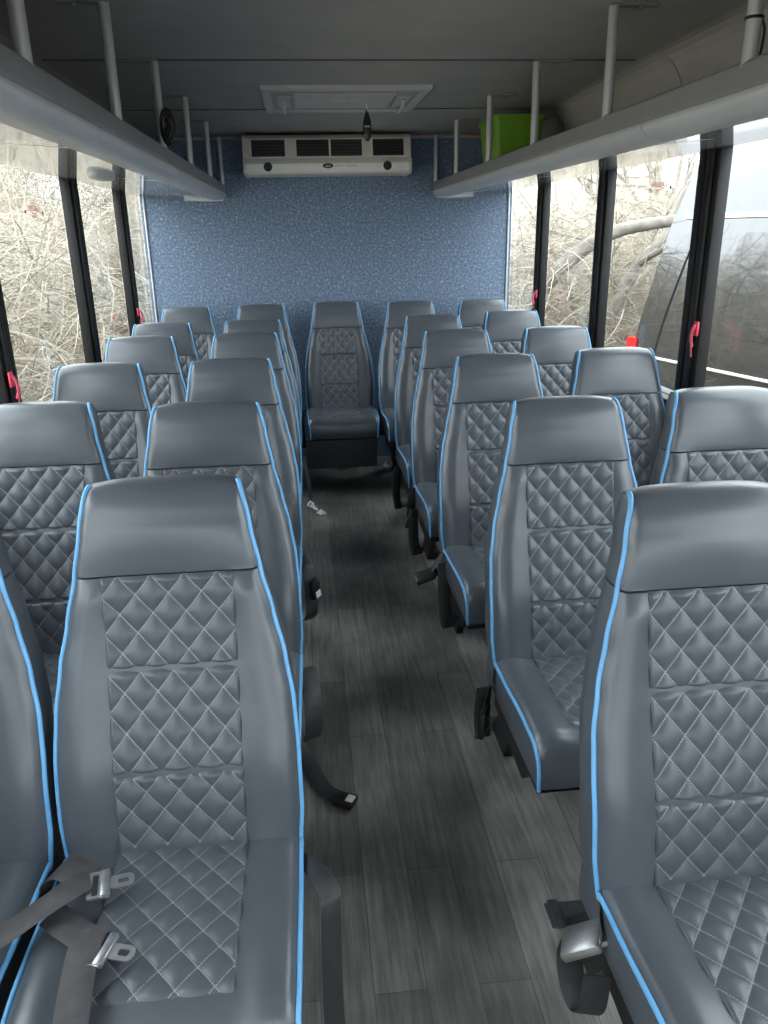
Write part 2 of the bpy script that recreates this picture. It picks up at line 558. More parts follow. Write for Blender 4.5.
release_handle('left', 7, 4.755, 1.12, 'red', 0.9)
release_handle('left', 5, 2.635, 1.10, 'red')

def text_obj(name, body, size, mtx, m, parent=None, depth=0.0004, ax='CENTER'):
    c = bpy.data.curves.new(name, 'FONT')
    c.body = body
    c.size = size
    c.extrude = depth
    c.align_x = ax
    c.align_y = 'CENTER'
    o = bpy.data.objects.new(name, c)
    COL.objects.link(o)
    me = bpy.data.meshes.new_from_object(o.evaluated_get(bpy.context.evaluated_depsgraph_get()))
    bpy.data.objects.remove(o)
    bpy.data.curves.remove(c)
    o = link(name, me, m, parent)
    o.matrix_local = mtx
    return o
def basis(x, y, z, loc):
    mm = Matrix.Identity(4)
    for i in range(3):
        mm[i][0], mm[i][1], mm[i][2], mm[i][3] = x[i], y[i], z[i], loc[i]
    return mm
for side, i, y, z, sx in (('left', 5, 3.33, 1.643, -1), ('right', 5, 3.21, 1.690, 1)):
    xw = XL if sx < 0 else XR
    x = xw + sx * 0.0165
    w = pane_of[(side, i)]
    xa = (0, 1, 0) if sx < 0 else (0, -1, 0)
    za = (1, 0, 0) if sx < 0 else (-1, 0, 0)
    d = text_obj('decal', 'EMERGENCY\nEXIT', 0.026, basis(xa, (0, 0, 1), za, (x, y, z)), M['decal'], w)
    d['label'] = 'red lettering on the glass'
    mb = MB()
    for dy in ((-0.105, 0.105) if sx < 0 else (-0.105,)):
        mb.tube([(x - 0.001, y + dy, z), (x + 0.001, y + dy, z)], 0.007, 12)
    mb.build('screw', M['black_plastic'], d.parent)

# ------------------------------------------------------------------ seats
def smooth_interp(tab, t):
    if t <= tab[0][0]: return tab[0][1]
    for (a, va), (b, vb) in zip(tab, tab[1:]):
        if t <= b:
            k = (t - a) / (b - a)
            k = k * k * (3 - 2 * k) * 0.5 + k * 0.5
            return va + (vb - va) * k
    return tab[-1][1]
HW = [(0.36, 0.200), (0.42, 0.210), (0.46, 0.217), (0.52, 0.222), (0.64, 0.2215), (0.72, 0.217), (0.80, 0.205), (0.88, 0.187), (0.96, 0.168), (1.04, 0.153), (1.12, 0.139)]
def hw(z): return smooth_interp(HW, z)
def yfront(z):
    return 0.185 * (z - 0.46) / 0.66 - 0.014 * math.exp(-((z - 0.60) / 0.10) ** 2) - 0.006 * math.exp(-((z - 1.03) / 0.06) ** 2) + 0.006 * math.exp(-((z - 0.86) / 0.09) ** 2)
def thick(z): return 0.125 - 0.035 * max(0.0, min(1.0, (z - 0.45) / 0.55))
def bulge(u, z):
    a = abs(u)
    b = 0.011 * math.exp(-((a - 0.80) / 0.17) ** 2) * (1.0 if z < 0.93 else max(0.0, 1 - (z - 0.93) / 0.04))
    if z > 0.95:
        b += 0.010 * (1 - u * u) * min(1.0, (z - 0.95) / 0.10) ** 1.5
    if a > 0.90:
        b -= 0.013 * ((a - 0.90) / 0.10) ** 2
    return b
US = [-1 + 2 * i / 40 for i in range(41)]
US = sorted(set([round(u, 4) for u in US] + [-0.98, -0.93, 0.93, 0.98]))
def back_ring(z, yf, th, h, groove=0.0):
    r = []
    for u in US:
        r.append((u * h, yf - bulge(u, z) + groove, z))
    yb = yf + th
    e = yf - bulge(1.0, z)
    for k in (0.12, 0.4, 0.7):
        r.append((h + 0.004 * math.sin(k * PI) - groove, e + (yb - e) * k, z))
    for i in range(9):
        u = 1 - 2 * i / 8
        r.append((u * (h - 0.012), yb + 0.010 * (1 - u * u), z))
    for k in (0.7, 0.4, 0.12):
        r.append((-h - 0.004 * math.sin(k * PI) + groove, e + (yb - e) * k, z))
    return r
ZS = 0.964
def backrest_mesh():
    zs = [0.375 + (ZS - 0.002 - 0.375) * i / 46 for i in range(47)]
    rows = []
    for i, z in enumerate(zs):
        g = 0.004 if i == len(zs) - 1 else (0.001 if i == len(zs) - 2 else 0)
        rows.append(back_ring(z, yfront(z), thick(z), hw(z), g * 0.4))
    rows.insert(-1, back_ring(ZS - 0.006, yfront(ZS - 0.006), thick(ZS), hw(ZS - 0.006), 0.0005))
    return MB().rings(rows)
ZA, ZT = 1.066, 1.125
def arc_pos(th):
    """front/back y and z while rolling over the head of the backrest"""
    n = 2.6
    c, s = max(0.0, math.cos(th)) ** (2 / n), math.sin(th) ** (2 / n)
    ycen = yfront(ZA) + thick(ZA) / 2 + 0.012 * s
    a = thick(ZA) / 2 * c
    return ycen - a, ycen + a, ZA + (ZT - ZA) * s
def headrest_mesh():
    rows = [back_ring(ZS + 0.002, yfront(ZS), thick(ZS), hw(ZS), 0.0016), back_ring(ZS + 0.006, yfront(ZS + 0.006), thick(ZS), hw(ZS + 0.006), 0.0005)]
    for i in range(1, 12):
        z = ZS + 0.008 + (ZA - ZS - 0.008) * i / 11
        rows.append(back_ring(z, yfront(z), thick(z), hw(z)))
    for i in range(1, 13):
        th = PI / 2 * i / 12
        y0, y1, z = arc_pos(th)
        h = hw(z) - 0.006 * (i / 12) ** 3
        k = math.cos(th)
        ring = []
        for u in US:
            ring.append((u * h, y0 - bulge(u, ZA) * k, z - 0.010 * u ** 4 * (i / 12)))
        e = y0 - bulge(1, ZA) * k
        for q in (0.12, 0.4, 0.7):
            ring.append((h + 0.004 * math.sin(q * PI), e + (y1 - e) * q, z - 0.010 * (i / 12)))
        for j in range(9):
            u = 1 - 2 * j / 8
            ring.append((u * (h - 0.012 * k), y1 + 0.010 * (1 - u * u) * k, z - 0.010 * u ** 4 * (i / 12)))
        for q in (0.7, 0.4, 0.12):
            ring.append((-h - 0.004 * math.sin(q * PI), e + (y1 - e) * q, z - 0.010 * (i / 12)))
        rows.append(ring)
    return MB().rings(rows)
def pillow(u, v):
    a = abs(math.sin(PI * (u / QDX + v / QDZ)))
    b = abs(math.sin(PI * (u / QDX - v / QDZ)))
    return (a * b) ** 0.55
def set_uv(me, coords):
    uv = me.uv_layers.new(name='UVMap')
    for lp in me.loops:
        uv.data[lp.index].uv = coords[lp.vertex_index]
def quilt_back_mesh():
    nx, nz = 84, 168
    z0, z1, w = 0.440, ZS - 0.001, 0.1215
    rows, uvs = [], []
    for i in range(nz + 1):
        z = z0 + (z1 - z0) * i / nz
        row = []
        for j in range(nx + 1):
            x = -w + 2 * w * j / nx
            u = x / hw(z)
            edge = min(w - abs(x), z1 - z) / 0.006
            lift = 0.0012 + 0.0068 * pillow(x, z - 0.02)
            for zz in (0.795, 0.613):
                lift -= 0.010 * math.exp(-((z - zz) / 0.0045) ** 2)
            if edge < 1: lift = lift * max(0, edge) - 0.003 * (1 - max(0, edge))
            row.append((x, yfront(z) - bulge(u, z) - lift, z))
            uvs.append((x, z - 0.02))
        rows.append(row)
    mb = MB().grid(rows)
    me = mb.mesh('quilted_panel')
    set_uv(me, uvs)
    return me
# cushion
CW = [(-0.40, 0.205), (-0.37, 0.213), (-0.30, 0.2155), (-0.10, 0.2175), (0.08, 0.2175)]
ZB = 0.352
def cush_top(y): return 0.468 + 0.012 * math.exp(-((y + 0.27) / 0.13) ** 2) - 0.006 * max(0, (y + 0.05) / 0.1)
def cush_bulge(u):
    a = abs(u)
    b = 0.010 * math.exp(-((a - 0.80) / 0.16) ** 2)
    if a > 0.9: b -= 0.014 * ((a - 0.9) / 0.1) ** 2
    return b
YA, YE = -0.322, -0.388
def cush_ring(y, zt, h, k=1.0):
    r = [(u * h, y, zt + cush_bulge(u) * k) for u in US]
    e = zt + cush_bulge(1) * k
    for q in (0.15, 0.5, 0.85):
        r.append((h + 0.003 * math.sin(q * PI), y, e + (ZB - e) * q))
    for i in range(9):
        u = 1 - 2 * i / 8
        r.append((u * (h - 0.008), y, ZB))
    for q in (0.85, 0.5, 0.15):
        r.append((-h - 0.003 * math.sin(q * PI), y, e + (ZB - e) * q))
    return r
def cush_arc(th):
    n = 2.9
    s, c = math.sin(th) ** (2 / n), max(0.0, math.cos(th)) ** (2 / n)
    y = YA + (YE - YA) * s
    zt = ZB + 0.022 + (cush_top(YA) - ZB - 0.022) * c
    h = smooth_interp(CW, y)
    return y, zt, h
def cushion_mesh():
    rows = []
    for i in range(24):
        y = 0.085 + (YA - 0.085) * i / 23
        rows.append(cush_ring(y, cush_top(y), smooth_interp(CW, y)))
    for i in range(1, 15):
        th = PI / 2 * i / 14
        y, zt, h = cush_arc(th)
        rows.append(cush_ring(y, zt, h, math.cos(th) * 0.8 + 0.2))
    y, zt, h = cush_arc(PI / 2)
    r2 = cush_ring(y + 0.006, ZB + 0.006, h, 0.0)
    rows.append(r2)
    return MB().rings(rows)
def quilt_cush_mesh():
    nx, ny = 84, 120
    y0, y1, w = 0.03, -0.330, 0.1215
    rows, uvs = [], []
    for i in range(ny + 1):
        y = y0 + (y1 - y0) * i / ny
        row = []
        for j in range(nx + 1):
            x = -w + 2 * w * j / nx
            u = x / smooth_interp(CW, y)
            edge = min(w - abs(x), y - y1) / 0.006
            lift = 0.0012 + 0.0058 * pillow(x, y)
            if edge < 1: lift = lift * max(0, edge) - 0.003 * (1 - max(0, edge))
            zt = cush_top(y) if y > YA else cush_top(YA) - 0.002
            row.append((x, y, zt + cush_bulge(u) + lift))
            uvs.append((x, y))
        rows.append(row)
    me = MB().grid(rows).mesh('cushion_panel')
    set_uv(me, uvs)
    return me

SEAT_GROUP = 'quilted vinyl bus seats with blue piping'
def make_seat():
    root = empty('bus_seat')
    br = backrest_mesh().build('backrest', M['vinyl'], root, 50)
    link('quilted_panel', quilt_back_mesh(), M['quilt'], br, 180)
    for s in (-1, 1):
        pts = []
        z = 0.44
        while z < ZA:
            pts.append((s * (hw(z) + 0.001), yfront(z) - bulge(1, z) + 0.001, z))
            z += 0.015
        for i in range(0, 12):
            th = PI / 2 * i / 12
            y0, y1, zz = arc_pos(th)
            pts.append((s * (hw(zz) - 0.006 * (i / 12) ** 3 + 0.001), y0 - bulge(1, ZA) * math.cos(th) + 0.001, zz - 0.010 * (i / 12) + 0.001))
        pts = pts[::1]
        o = MB().tube(pts, 0.0048, 8).build('piping', M['piping'], br, 60)
        o['label'] = 'bright blue piping'
    headrest_mesh().build('headrest', M['vinyl'], root, 50)
    cu = cushion_mesh().build('seat_cushion', M['vinyl'], root, 50)
    link('quilted_panel', quilt_cush_mesh(), M['quilt'], cu, 180)
    for s in (-1, 1):
        pts = []
        y = 0.0
        while y > YA:
            h = smooth_interp(CW, y)
            pts.append((s * (h + 0.001), y, cush_top(y) + cush_bulge(1) + 0.002))
            y -= 0.018
        for i in range(0, 15):
            th = PI / 2 * i / 14
            y, zt, h = cush_arc(th)
            pts.append((s * (h + 0.001), y - 0.001, zt + cush_bulge(1) * (math.cos(th) * 0.8 + 0.2) + 0.001))
        y, zt, h = cush_arc(PI / 2)
        pts.append((s * h, y, ZB + 0.004))
        o = MB().tube(pts, 0.0048, 8).build('piping', M['piping'], cu, 60)
        o['label'] = 'bright blue piping'
        # bit of cream foam peeping out where backrest and cushion piping meet
        mb = MB().tube([(s * 0.217, 0.004, 0.447), (s * 0.219, -0.006, 0.452), (s * 0.218, -0.012, 0.449)], [0.004, 0.0055, 0.002], 8)
        o = mb.build('foam_tuft', M['cream'], cu, 60)
        o['label'] = 'cream foam tuft at the seam'
    fr = MB()
    fr.box(-0.195, 0.195, -0.352, -0.315, 0.318, 0.352, 0.004)
    fr.box(-0.195, 0.195, 0.06, 0.10, 0.318, 0.372, 0.004)
    for s in (-1, 1):
        fr.box(s * 0.185 - 0.014, s * 0.185 + 0.014, -0.35, 0.10, 0.315, 0.352, 0.004)
        fr.box(s * 0.185 - 0.008, s * 0.185 + 0.008, 0.05, 0.13, 0.33, 0.50, 0.004)
    for s in (-1, 1):
        fr.prism([(-0.30, 0.33), (0.09, 0.33), (0.10, 0.26), (-0.20, 0.24)], 'x', s * 0.185 - 0.006, s * 0.185 + 0.006)
    fr.build('seat_frame', M['black_steel'], root)
    for s in (-1, 1):
        lg = MB()
        lg.prism([(0.20, 0.0), (0.36, 0.0), (0.10, 0.33), (0.0, 0.33)], 'x', s * 0.117 - 0.014, s * 0.117 + 0.014)
        lo = lg.build('leg', M['black_steel'], root)
        MB().box(s * 0.117 - 0.055, s * 0.117 + 0.055, 0.335, 0.405, 0.0, 0.006, 0.002).box(s * 0.117 + s * 0.034 - 0.012, s * 0.117 + s * 0.034 + 0.012, 0.33, 0.41, 0.004, 0.011, 0.002).build('foot_plate', M['dull_steel'], lo)
    return root

proto = make_seat()
SEATS = {}
def put(key, x, y, label):
    o = proto if not SEATS else copy_tree(proto)
    o.location = (x, y, 0)
    tag(o, label, 'seat', SEAT_GROUP)
    SEATS[key] = o
    return o
LA, LW, RA, RW = -0.277, -0.742, 0.677, 1.145
put('LA1', LA, 1.205, 'nearest seat left of the aisle, two belts with metal tongues on its cushion')
put('LA2', LA, 1.905, 'aisle seat on the left, directly behind the one with belts on its cushion')
put('LA3', LA, 2.69, 'aisle seat on the left, third row from the camera')
put('LA4', LA, 3.48, 'aisle seat on the left, fourth row from the camera')
put('LA5', LA, 4.06, 'aisle seat on the left, fifth row, one row in front of the rear bench')
put('LA6', LA, 4.99, 'rear row seat against the blue carpet, immediately left of the middle seat')
put('LW1', LW, 1.20, 'seat cut by the left picture edge beside the nearest left aisle seat')
put('LW2', LW, 1.985, 'left window seat in the second row, its headrest touching the left picture edge')
put('LW3', LW, 2.68, 'left window seat in the third row, under the glass with the red lettering')
put('LW4', LW, 3.46, 'left window seat in the fourth row from the camera')
put('LW5', LW, 4.03, 'left window seat in the fifth row, beside the last black window post')
put('LW6', LW, 4.95, 'rear row seat in the left corner between window and carpeted wall')
put('RA1', RA, 1.015, 'nearest seat right of the aisle, steel buckle hanging at its side')
put('RA2', RA, 1.79, 'right aisle seat in second row, whole cushion corner visible, black buckle hanging beside it')
put('RA3', RA, 2.59, 'right aisle seat in the third row, black belt tongue poking into the aisle')
put('RA4', RA, 3.36, 'right aisle seat in the fourth row from the camera')
put('RA5', RA, 4.03, 'right aisle seat in the fifth row, one in front of the rear bench')
put('RA6', RA, 4.95, 'rear row seat against the blue carpet, immediately right of the middle seat')
put('RW2', RW, 1.84, 'right window seat cut by the right edge, behind the nearest right aisle seat')
put('RW3', RW, 2.64, 'right window seat in front of the wide black post with the red handle')
put('RW4', RW, 3.36, 'right window seat in the fourth row, under the middle black window post')
put('RW5', RW, 4.17, 'right window seat in the fifth row, below the rearmost right window post')
put('RW6', RW, 4.92, 'rear row seat in the right corner between window and carpeted wall')
c = put('C6', 0.204, 5.07, 'middle seat of the rear row, facing straight down the aisle')
# modesty panel under the middle seat
MB().box(-0.235, 0.20, -0.385, -0.372, 0.165, 0.345, 0.004).build('kick_panel', M['webbing'], c)

# ---- seat belts (parts of the seat they are bolted to); coordinates are given in the bus frame
def loc(key, p):
    o = SEATS[key]
    return (p[0] - o.location.x, p[1] - o.location.y, p[2])
def belt(key, pts, wd, w=0.047, m='webbing', n=6, th=0.0028):
    pts = spline([loc(key, p) for p in pts], n)
    if isinstance(wd, list):
        wd = [tuple(v) for v in spline(wd, n)]
    return MB().strap(pts, wd, w, th).build('seat_belt', M[m], SEATS[key], 40)
def frame_of(x, y):
    x = Vector(x).normalized()
    z = x.cross(Vector(y)).normalized()
    y = z.cross(x)
    return x, y, z
def buckle(key, par, p, along, across, size=1.0, m='black_plastic', button=True, bm='red'):
    """push-button buckle: bevelled shell with a slot end and a release button"""
    x, y, z = frame_of(along, across)
    B = basis(x, y, z, loc(key, p))
    mb = MB().box(-0.034 * size, 0.034 * size, -0.028 * size, 0.028 * size, -0.010, 0.010, 0.006)
    mb.box(-0.046 * size, -0.030 * size, -0.020 * size, 0.020 * size, -0.006, 0.006, 0.003)
    b = mb.build('buckle', M[m], par, 35)
    b.matrix_local = B
    if button:
        q = MB().box(0.004 * size, 0.030 * size, -0.016 * size, 0.016 * size, 0.006, 0.0125, 0.002).build('release_button', M[bm], par, 35)
        q.matrix_local = B
    return b
def tongue(key, par, p, along, across, size=1.0, m='chrome'):
    """flat steel latch plate with a slot, on a crossbar that holds the webbing"""
    x, y, z = frame_of(along, across)
    B = basis(x, y, z, loc(key, p))
    mb = MB()
    def ring_plate(outer, inner, t):
        n = len(outer)
        vs = [(a, b, t / 2) for a, b in outer] + [(a, b, t / 2) for a, b in inner] + [(a, b, -t / 2) for a, b in outer] + [(a, b, -t / 2) for a, b in inner]
        fs = []
        for i in range(n):
            j = (i + 1) % n
            fs += [(i, j, n + j, n + i), (2 * n + j, 2 * n + i, 3 * n + i, 3 * n + j), (j, i, 2 * n + i, 2 * n + j), (n + i, n + j, 3 * n + j, 3 * n + i)]
        mb.add(vs, fs)
    def rrect(cx, cy, a, b, r, k=5):
        pts = []
        for qx, qy, t0 in ((1, 1, 0), (-1, 1, PI / 2), (-1, -1, PI), (1, -1, 3 * PI / 2)):
            for i in range(k):
                t = t0 + PI / 2 * i / (k - 1)
                pts.append((cx + qx * (a - r) + r * math.cos(t), cy + qy * (b - r) + r * math.sin(t)))
        return pts
    s = size
    ring_plate(rrect(0.036 * s, 0, 0.022 * s, 0.014 * s, 0.012 * s), rrect(0.040 * s, 0, 0.009 * s, 0.006 * s, 0.003 * s), 0.003)
    ring_plate(rrect(0.0, 0, 0.019 * s, 0.030 * s, 0.006 * s), rrect(-0.006 * s, 0, 0.005 * s, 0.024 * s, 0.002 * s), 0.004)
    mb.box(0.004 * s, 0.018 * s, -0.029 * s, 0.029 * s, -0.005, 0.006, 0.002)
    o = mb.build('latch_plate', M[m], par, 35)
    o.matrix_local = B
    o['label'] = 'bright steel latch plate'
    return o

ZC0 = 0.503
# two belts lying on the nearest left aisle seat
b = belt('LA1', [(-0.515, 1.165, 0.440), (-0.498, 1.150, 0.480), (-0.470, 1.135, ZC0 + .004), (-0.432, 1.105, ZC0 + .008), (-0.415, 1.095, ZC0 + .010)], [(0.5, 1, 0), (0.5, 1, 0), (0.35, 1, 0), (0.35, 1, 0), (0.35, 1, 0)], 0.062, 'webbing_worn')
tongue('LA1', b, (-0.398, 1.078, ZC0 + .010), (0.93, 0.16, 0.0), (-0.3, 1, 0.0))
belt('LA1', [(-0.414, 1.088, ZC0 + .016), (-0.440, 1.062, ZC0 + .022), (-0.475, 1.030, ZC0 + .020), (-0.520, 0.995, ZC0 + .012), (-0.585, 0.945, ZC0 + .004)], [(-0.35, 1, 0), (-0.55, 1, 0.1), (-0.6, 1, 0), (-0.6, 1, 0), (-0.6, 1, 0)], 0.046, 'webbing_worn')
b2 = belt('LA1', [(-0.468, 1.040, ZC0 - .004), (-0.440, 1.015, ZC0 - .002), (-0.405, 0.985, ZC0 + .003), (-0.385, 0.968, ZC0 + .006)], (0.62, 1, 0), 0.05, 'webbing_worn')
tongue('LA1', b2, (-0.366, 0.948, ZC0 + .010), (0.95, -0.28, 0.0), (0.28, 1, 0.0), 1.0)
belt('LA1', [(-0.378, 0.985, ZC0 + .016), (-0.388, 0.955, ZC0 + .016), (-0.388, 0.915, ZC0 + .010), (-0.383, 0.86, ZC0 + .006), (-0.375, 0.80, ZC0 - .004), (-0.372, 0.77, ZC0 - .06), (-0.372, 0.77, 0.30)], (1, 0.12, 0), 0.05, 'webbing_worn')
# black strap looping off the aisle side of the same seat and falling to the floor
belt('LA1', [(-0.07, 1.19, 0.42), (-0.048, 1.15, 0.452), (-0.024, 1.10, 0.468), (-0.008, 1.065, 0.462), (-0.008, 1.05, 0.43), (-0.012, 1.04, 0.25), (-0.010, 1.03, 0.10), (-0.01, 1.00, 0.012)],
     [(0.2, 1, 0.3), (0.2, 1, 0.1), (0.7, 0.7, 0), (1, 0.5, 0), (1, 0.5, 0), (1, 0.4, 0), (1, 0.4, 0), (1, 0.4, 0)], 0.040)
# second row left: loop of webbing bulging past the cushion, and strap with buckle lying on the floor
belt('LA2', [(-0.050, 1.86, 0.44), (-0.040, 1.80, 0.46), (-0.032, 1.74, 0.43), (-0.030, 1.72, 0.37), (-0.036, 1.73, 0.31), (-0.05, 1.78, 0.27)], (1, 0.45, 0), 0.050)
b = belt('LA2', [(-0.105, 2.10, 0.10), (-0.08, 2.06, 0.035), (-0.05, 1.99, 0.012), (-0.015, 1.90, 0.010), (0.022, 1.853, 0.014)], [(1, 0.4, 0), (1, 0.4, 0), (1, 0.45, 0), (1, 0.7, 0), (0.8, 0.9, 0)], 0.048)
buckle('LA2', b, (0.045, 1.832, 0.016), (0.8, -0.45, 0), (0.45, 0.8, 0), 0.9, bm='white_plastic')
# third row left
b = belt('LA3', [(-0.05, 2.62, 0.45), (-0.036, 2.56, 0.43), (-0.030, 2.52, 0.36), (-0.030, 2.50, 0.28), (-0.045, 2.53, 0.24)], (1, 0.4, 0), 0.046)
buckle('LA3', b, (-0.014, 2.50, 0.37), (0.15, 0.0, -1), (0.6, 1, 0), 0.9, bm='white_plastic')
# fifth and sixth rows left
b = belt('LA5', [(-0.05, 4.05, 0.42), (-0.03, 4.02, 0.32), (-0.016, 4.00, 0.20)], (0.5, 1, 0), 0.04)
tongue('LA5', b, (-0.022, 3.98, 0.175), (0.7, -0.1, -0.6), (0.4, 1, 0.3), 0.8, 'dull_steel')
b = belt('C6', [(-0.04, 5.06, 0.46), (-0.06, 4.98, 0.40), (-0.055, 4.92, 0.24)], (1, 0.3, 0), 0.04)
tongue('C6', b, (-0.034, 4.89, 0.155), (0.45, -0.1, -0.8), (1, 0.3, 0.3), 1.0, 'dull_steel')
b = belt('C6', [(0.46, 5.06, 0.46), (0.47, 4.98, 0.40), (0.455, 4.93, 0.30)], (1, 0.3, 0), 0.04)
# right hand seats
b = belt('RA1', [(0.465, 1.02, 0.46), (0.455, 1.00, 0.44), (0.452, 0.975, 0.415), (0.448, 0.972, 0.39)], (0.3, 1, 0), 0.03, 'webbing_worn')
k = buckle('RA1', b, (0.428, 0.995, 0.375), (-0.75, 0.35, -0.62), (0.5, 0.9, 0.1), 1.15, 'chrome', False)
k['label'] = 'shiny steel lift-latch buckle'
q = MB().box(-0.028, 0.030, -0.025, 0.025, 0.006, 0.0125, 0.003).build('latch_lid', M['dull_steel'], b, 35)
q.matrix_local = k.matrix_local.copy()
belt('RA1', [(0.430, 1.02, 0.36), (0.424, 1.035, 0.30), (0.428, 1.02, 0.235), (0.436, 0.985, 0.215), (0.442, 0.962, 0.25), (0.446, 0.96, 0.33)], (1, -0.25, 0), 0.048)
b = belt('RA2', [(0.462, 1.80, 0.45), (0.448, 1.785, 0.42), (0.436, 1.785, 0.36), (0.432, 1.785, 0.30)], (0.4, 1, 0), 0.034, 'webbing_worn')
buckle('RA2', b, (0.430, 1.78, 0.285), (-0.05, 0.03, -1), (0.5, 1, 0), 1.2, 'black_plastic', True, 'black_steel')
belt('RA2', [(0.434, 1.80, 0.38), (0.428, 1.80, 0.30), (0.430, 1.79, 0.225)], (1, 0.2, 0), 0.046)
b = belt('RA3', [(0.462, 2.58, 0.45), (0.446, 2.57, 0.44), (0.425, 2.565, 0.415), (0.41, 2.56, 0.395)], (0.2, 1, 0.2), 0.040)
k = buckle('RA3', b, (0.385, 2.56, 0.370), (-1, 0.0, -0.35), (0.1, 1, 0.2), 1.1, 'black_plastic', True, 'chrome')
b = belt('RA3', [(0.455, 2.56, 0.42), (0.445, 2.50, 0.34), (0.446, 2.47, 0.26), (0.452, 2.44, 0.22), (0.462, 2.42, 0.27)], (1, 0.3, 0), 0.05)
b = belt('RA4', [(0.455, 3.35, 0.45), (0.440, 3.33, 0.40), (0.434, 3.33, 0.32)], (1, 0.4, 0), 0.04)
buckle('RA4', b, (0.432, 3.33, 0.30), (-0.35, 0.1, -1), (0.5, 1, 0), 1.0, 'black_plastic', True, 'chrome')
belt('RA4', [(0.448, 3.32, 0.36), (0.440, 3.29, 0.28), (0.442, 3.26, 0.20), (0.450, 3.23, 0.17), (0.456, 3.21, 0.21)], (1, 0.3, 0), 0.05)
b = belt('RA5', [(0.462, 4.02, 0.45), (0.446, 4.01, 0.42), (0.436, 4.01, 0.40)], (0.3, 1, 0), 0.04)
tongue('RA5', b, (0.405, 4.0, 0.375), (-1, 0, -0.4), (0.1, 1, 0.3), 1.0, 'dull_steel')
belt('RA5', [(0.455, 4.02, 0.36), (0.445, 4.0, 0.26), (0.445, 3.99, 0.18), (0.452, 3.97, 0.13)], (1, 0.3, 0), 0.045)

# ------------------------------------------------------------------ overhead luggage racks
POSTS = (0.12, 0.89, 1.66, 2.42, 3.17, 3.93, 4.74, 5.46)
def rack(side):
    sx, xe, xw = (-1, -0.47, XL) if side == 'left' else (1, 0.88, XR)
    X = lambda d: xe + sx * d            # d metres from the aisle edge towards the wall
    Wd = abs(xw - xe)
    root = empty('luggage_rack', (0, 0, 0))
    tag(root, 'long grey overhead rack above the %s windows, %s' % (side, 'holding the green bin' if side == 'right' else 'black coil on its edge'), 'luggage rack', 'overhead luggage racks')
    y0, y1 = -1.2, 5.49
    # dark upper rail: channel profile
    up = [(X(0.0), 1.800), (X(-0.004), 1.806), (X(-0.002), 1.846), (X(0.004), 1.852), (X(0.020), 1.852), (X(0.024), 1.846), (X(0.024), 1.790), (X(0.006), 1.790)]
    MB().prism(up, 'y', y0, y1).build('rail', M['rail'], root, 30)
    # light rounded fascia, in jointed lengths
    joints = [y0, 0.83, 2.13, 3.43, 4.73, y1] if side == 'left' else [y0, 0.84, 2.12, 3.39, 4.68, y1]
    for a, b in zip(joints, joints[1:]):
        prof = []
        for i in range(11):
            t = i / 10 * PI / 2
            prof.append((X(0.055 - 0.060 * math.cos(t)), 1.790 - 0.034 * math.sin(t)))
        prof += [(X(0.085), 1.756), (X(0.085), 1.760), (X(0.05), 1.763), (X(0.02), 1.798), (X(0.0), 1.798)]
        MB().prism(prof, 'y', a + 0.0025, b - 0.0025).build('fascia', M['fascia'], root, 40)
    # glossy underside panels sloping up to the wall, with pale joint strips
    js = [y0, 0.75, 2.18, 3.485, 4.90, y1] if side == 'left' else [y0, 0.75, 2.236, 3.72, 4.95, y1]
    zw = 1.793
    for a, b in zip(js, js[1:]):
        MB().prism([(X(0.08), 1.7575), (X(Wd + 0.026), zw), (X(Wd - 0.002), zw + 0.012), (X(0.08), 1.765)], 'y', a, b).build('underside', M['underside'], root)
    for y in js[1:-1]:
        MB().prism([(X(0.083), 1.7570), (X(Wd - 0.003), zw - 0.001), (X(Wd - 0.003), zw + 0.004), (X(0.083), 1.760)], 'y', y - 0.005, y + 0.005).build('joint_strip', M['white_plastic'], root)
    MB().prism([(X(0.02), 1.768), (X(Wd - 0.002), zw + 0.013), (X(Wd - 0.002), zw + 0.019), (X(0.02), 1.776)], 'y', y0, y1).build('shelf', M['rail'], root)
    # end cap
    cap = [(X(-0.006), 1.79), (X(0.02), 1.754), (X(0.10), 1.750), (X(0.26), 1.756), (X(0.26), 1.768), (X(0.02), 1.80)]
    MB().prism(cap, 'y', y1 - 0.05, y1 + 0.004).build('end_cap', M['fascia'], root, 30)
    # reading light in the underside
    yl = 3.28
    d = Wd * 0.5
    zl = 1.7575 + (zw - 1.7575) * (d - 0.08) / (Wd - 0.08)
    rows = []
    for rr, dz in ((1.0, 0.0), (0.97, -0.010), (0.85, -0.017), (0.55, -0.021), (0.10, -0.022)):
        rows.append([(X(d) + 0.045 * rr * math.cos(2 * PI * k / 24), yl + 0.13 * rr * math.sin(2 * PI * k / 24), zl + dz) for k in range(24)])
    if side == 'left':
        MB().rings(rows).build('reading_light', M['fascia'], root, 60)
    # upright tubes to the ceiling with their fixing brackets
    for i, y in enumerate(POSTS):
        p = MB().tube([(X(0.012), y, 1.83), (X(0.012), y, ZC - 0.006)], 0.0145, 14).build('post', M['post'], root, 40)
        mb = MB().box(*sorted((X(0.0), X(0.14))), y - 0.014, y + 0.014, ZC - 0.008, ZC - 0.0005, 0.002)
        mb.tube([(X(0.09), y, ZC - 0.014), (X(0.09), y, ZC - 0.006)], 0.007, 8)
        mb.build('bracket', M['rail'], p)
        if side == 'right' and i == 2:
            mb = MB().tube([(X(0.012) + 0.016 * math.cos(2 * PI * k / 16), y + 0.016 * math.sin(2 * PI * k / 16), 1.925) for k in range(17)], 0.003, 6)
            mb.tube(spline([(X(0.028), y, 1.925), (X(0.036), y, 1.905), (X(0.034), y, 1.87), (X(0.030), y, 1.855)], 5), 0.0025, 6)
            mb.build('cable_tie', M['black_plastic'], p)
    return root
rack('left')
rack('right')

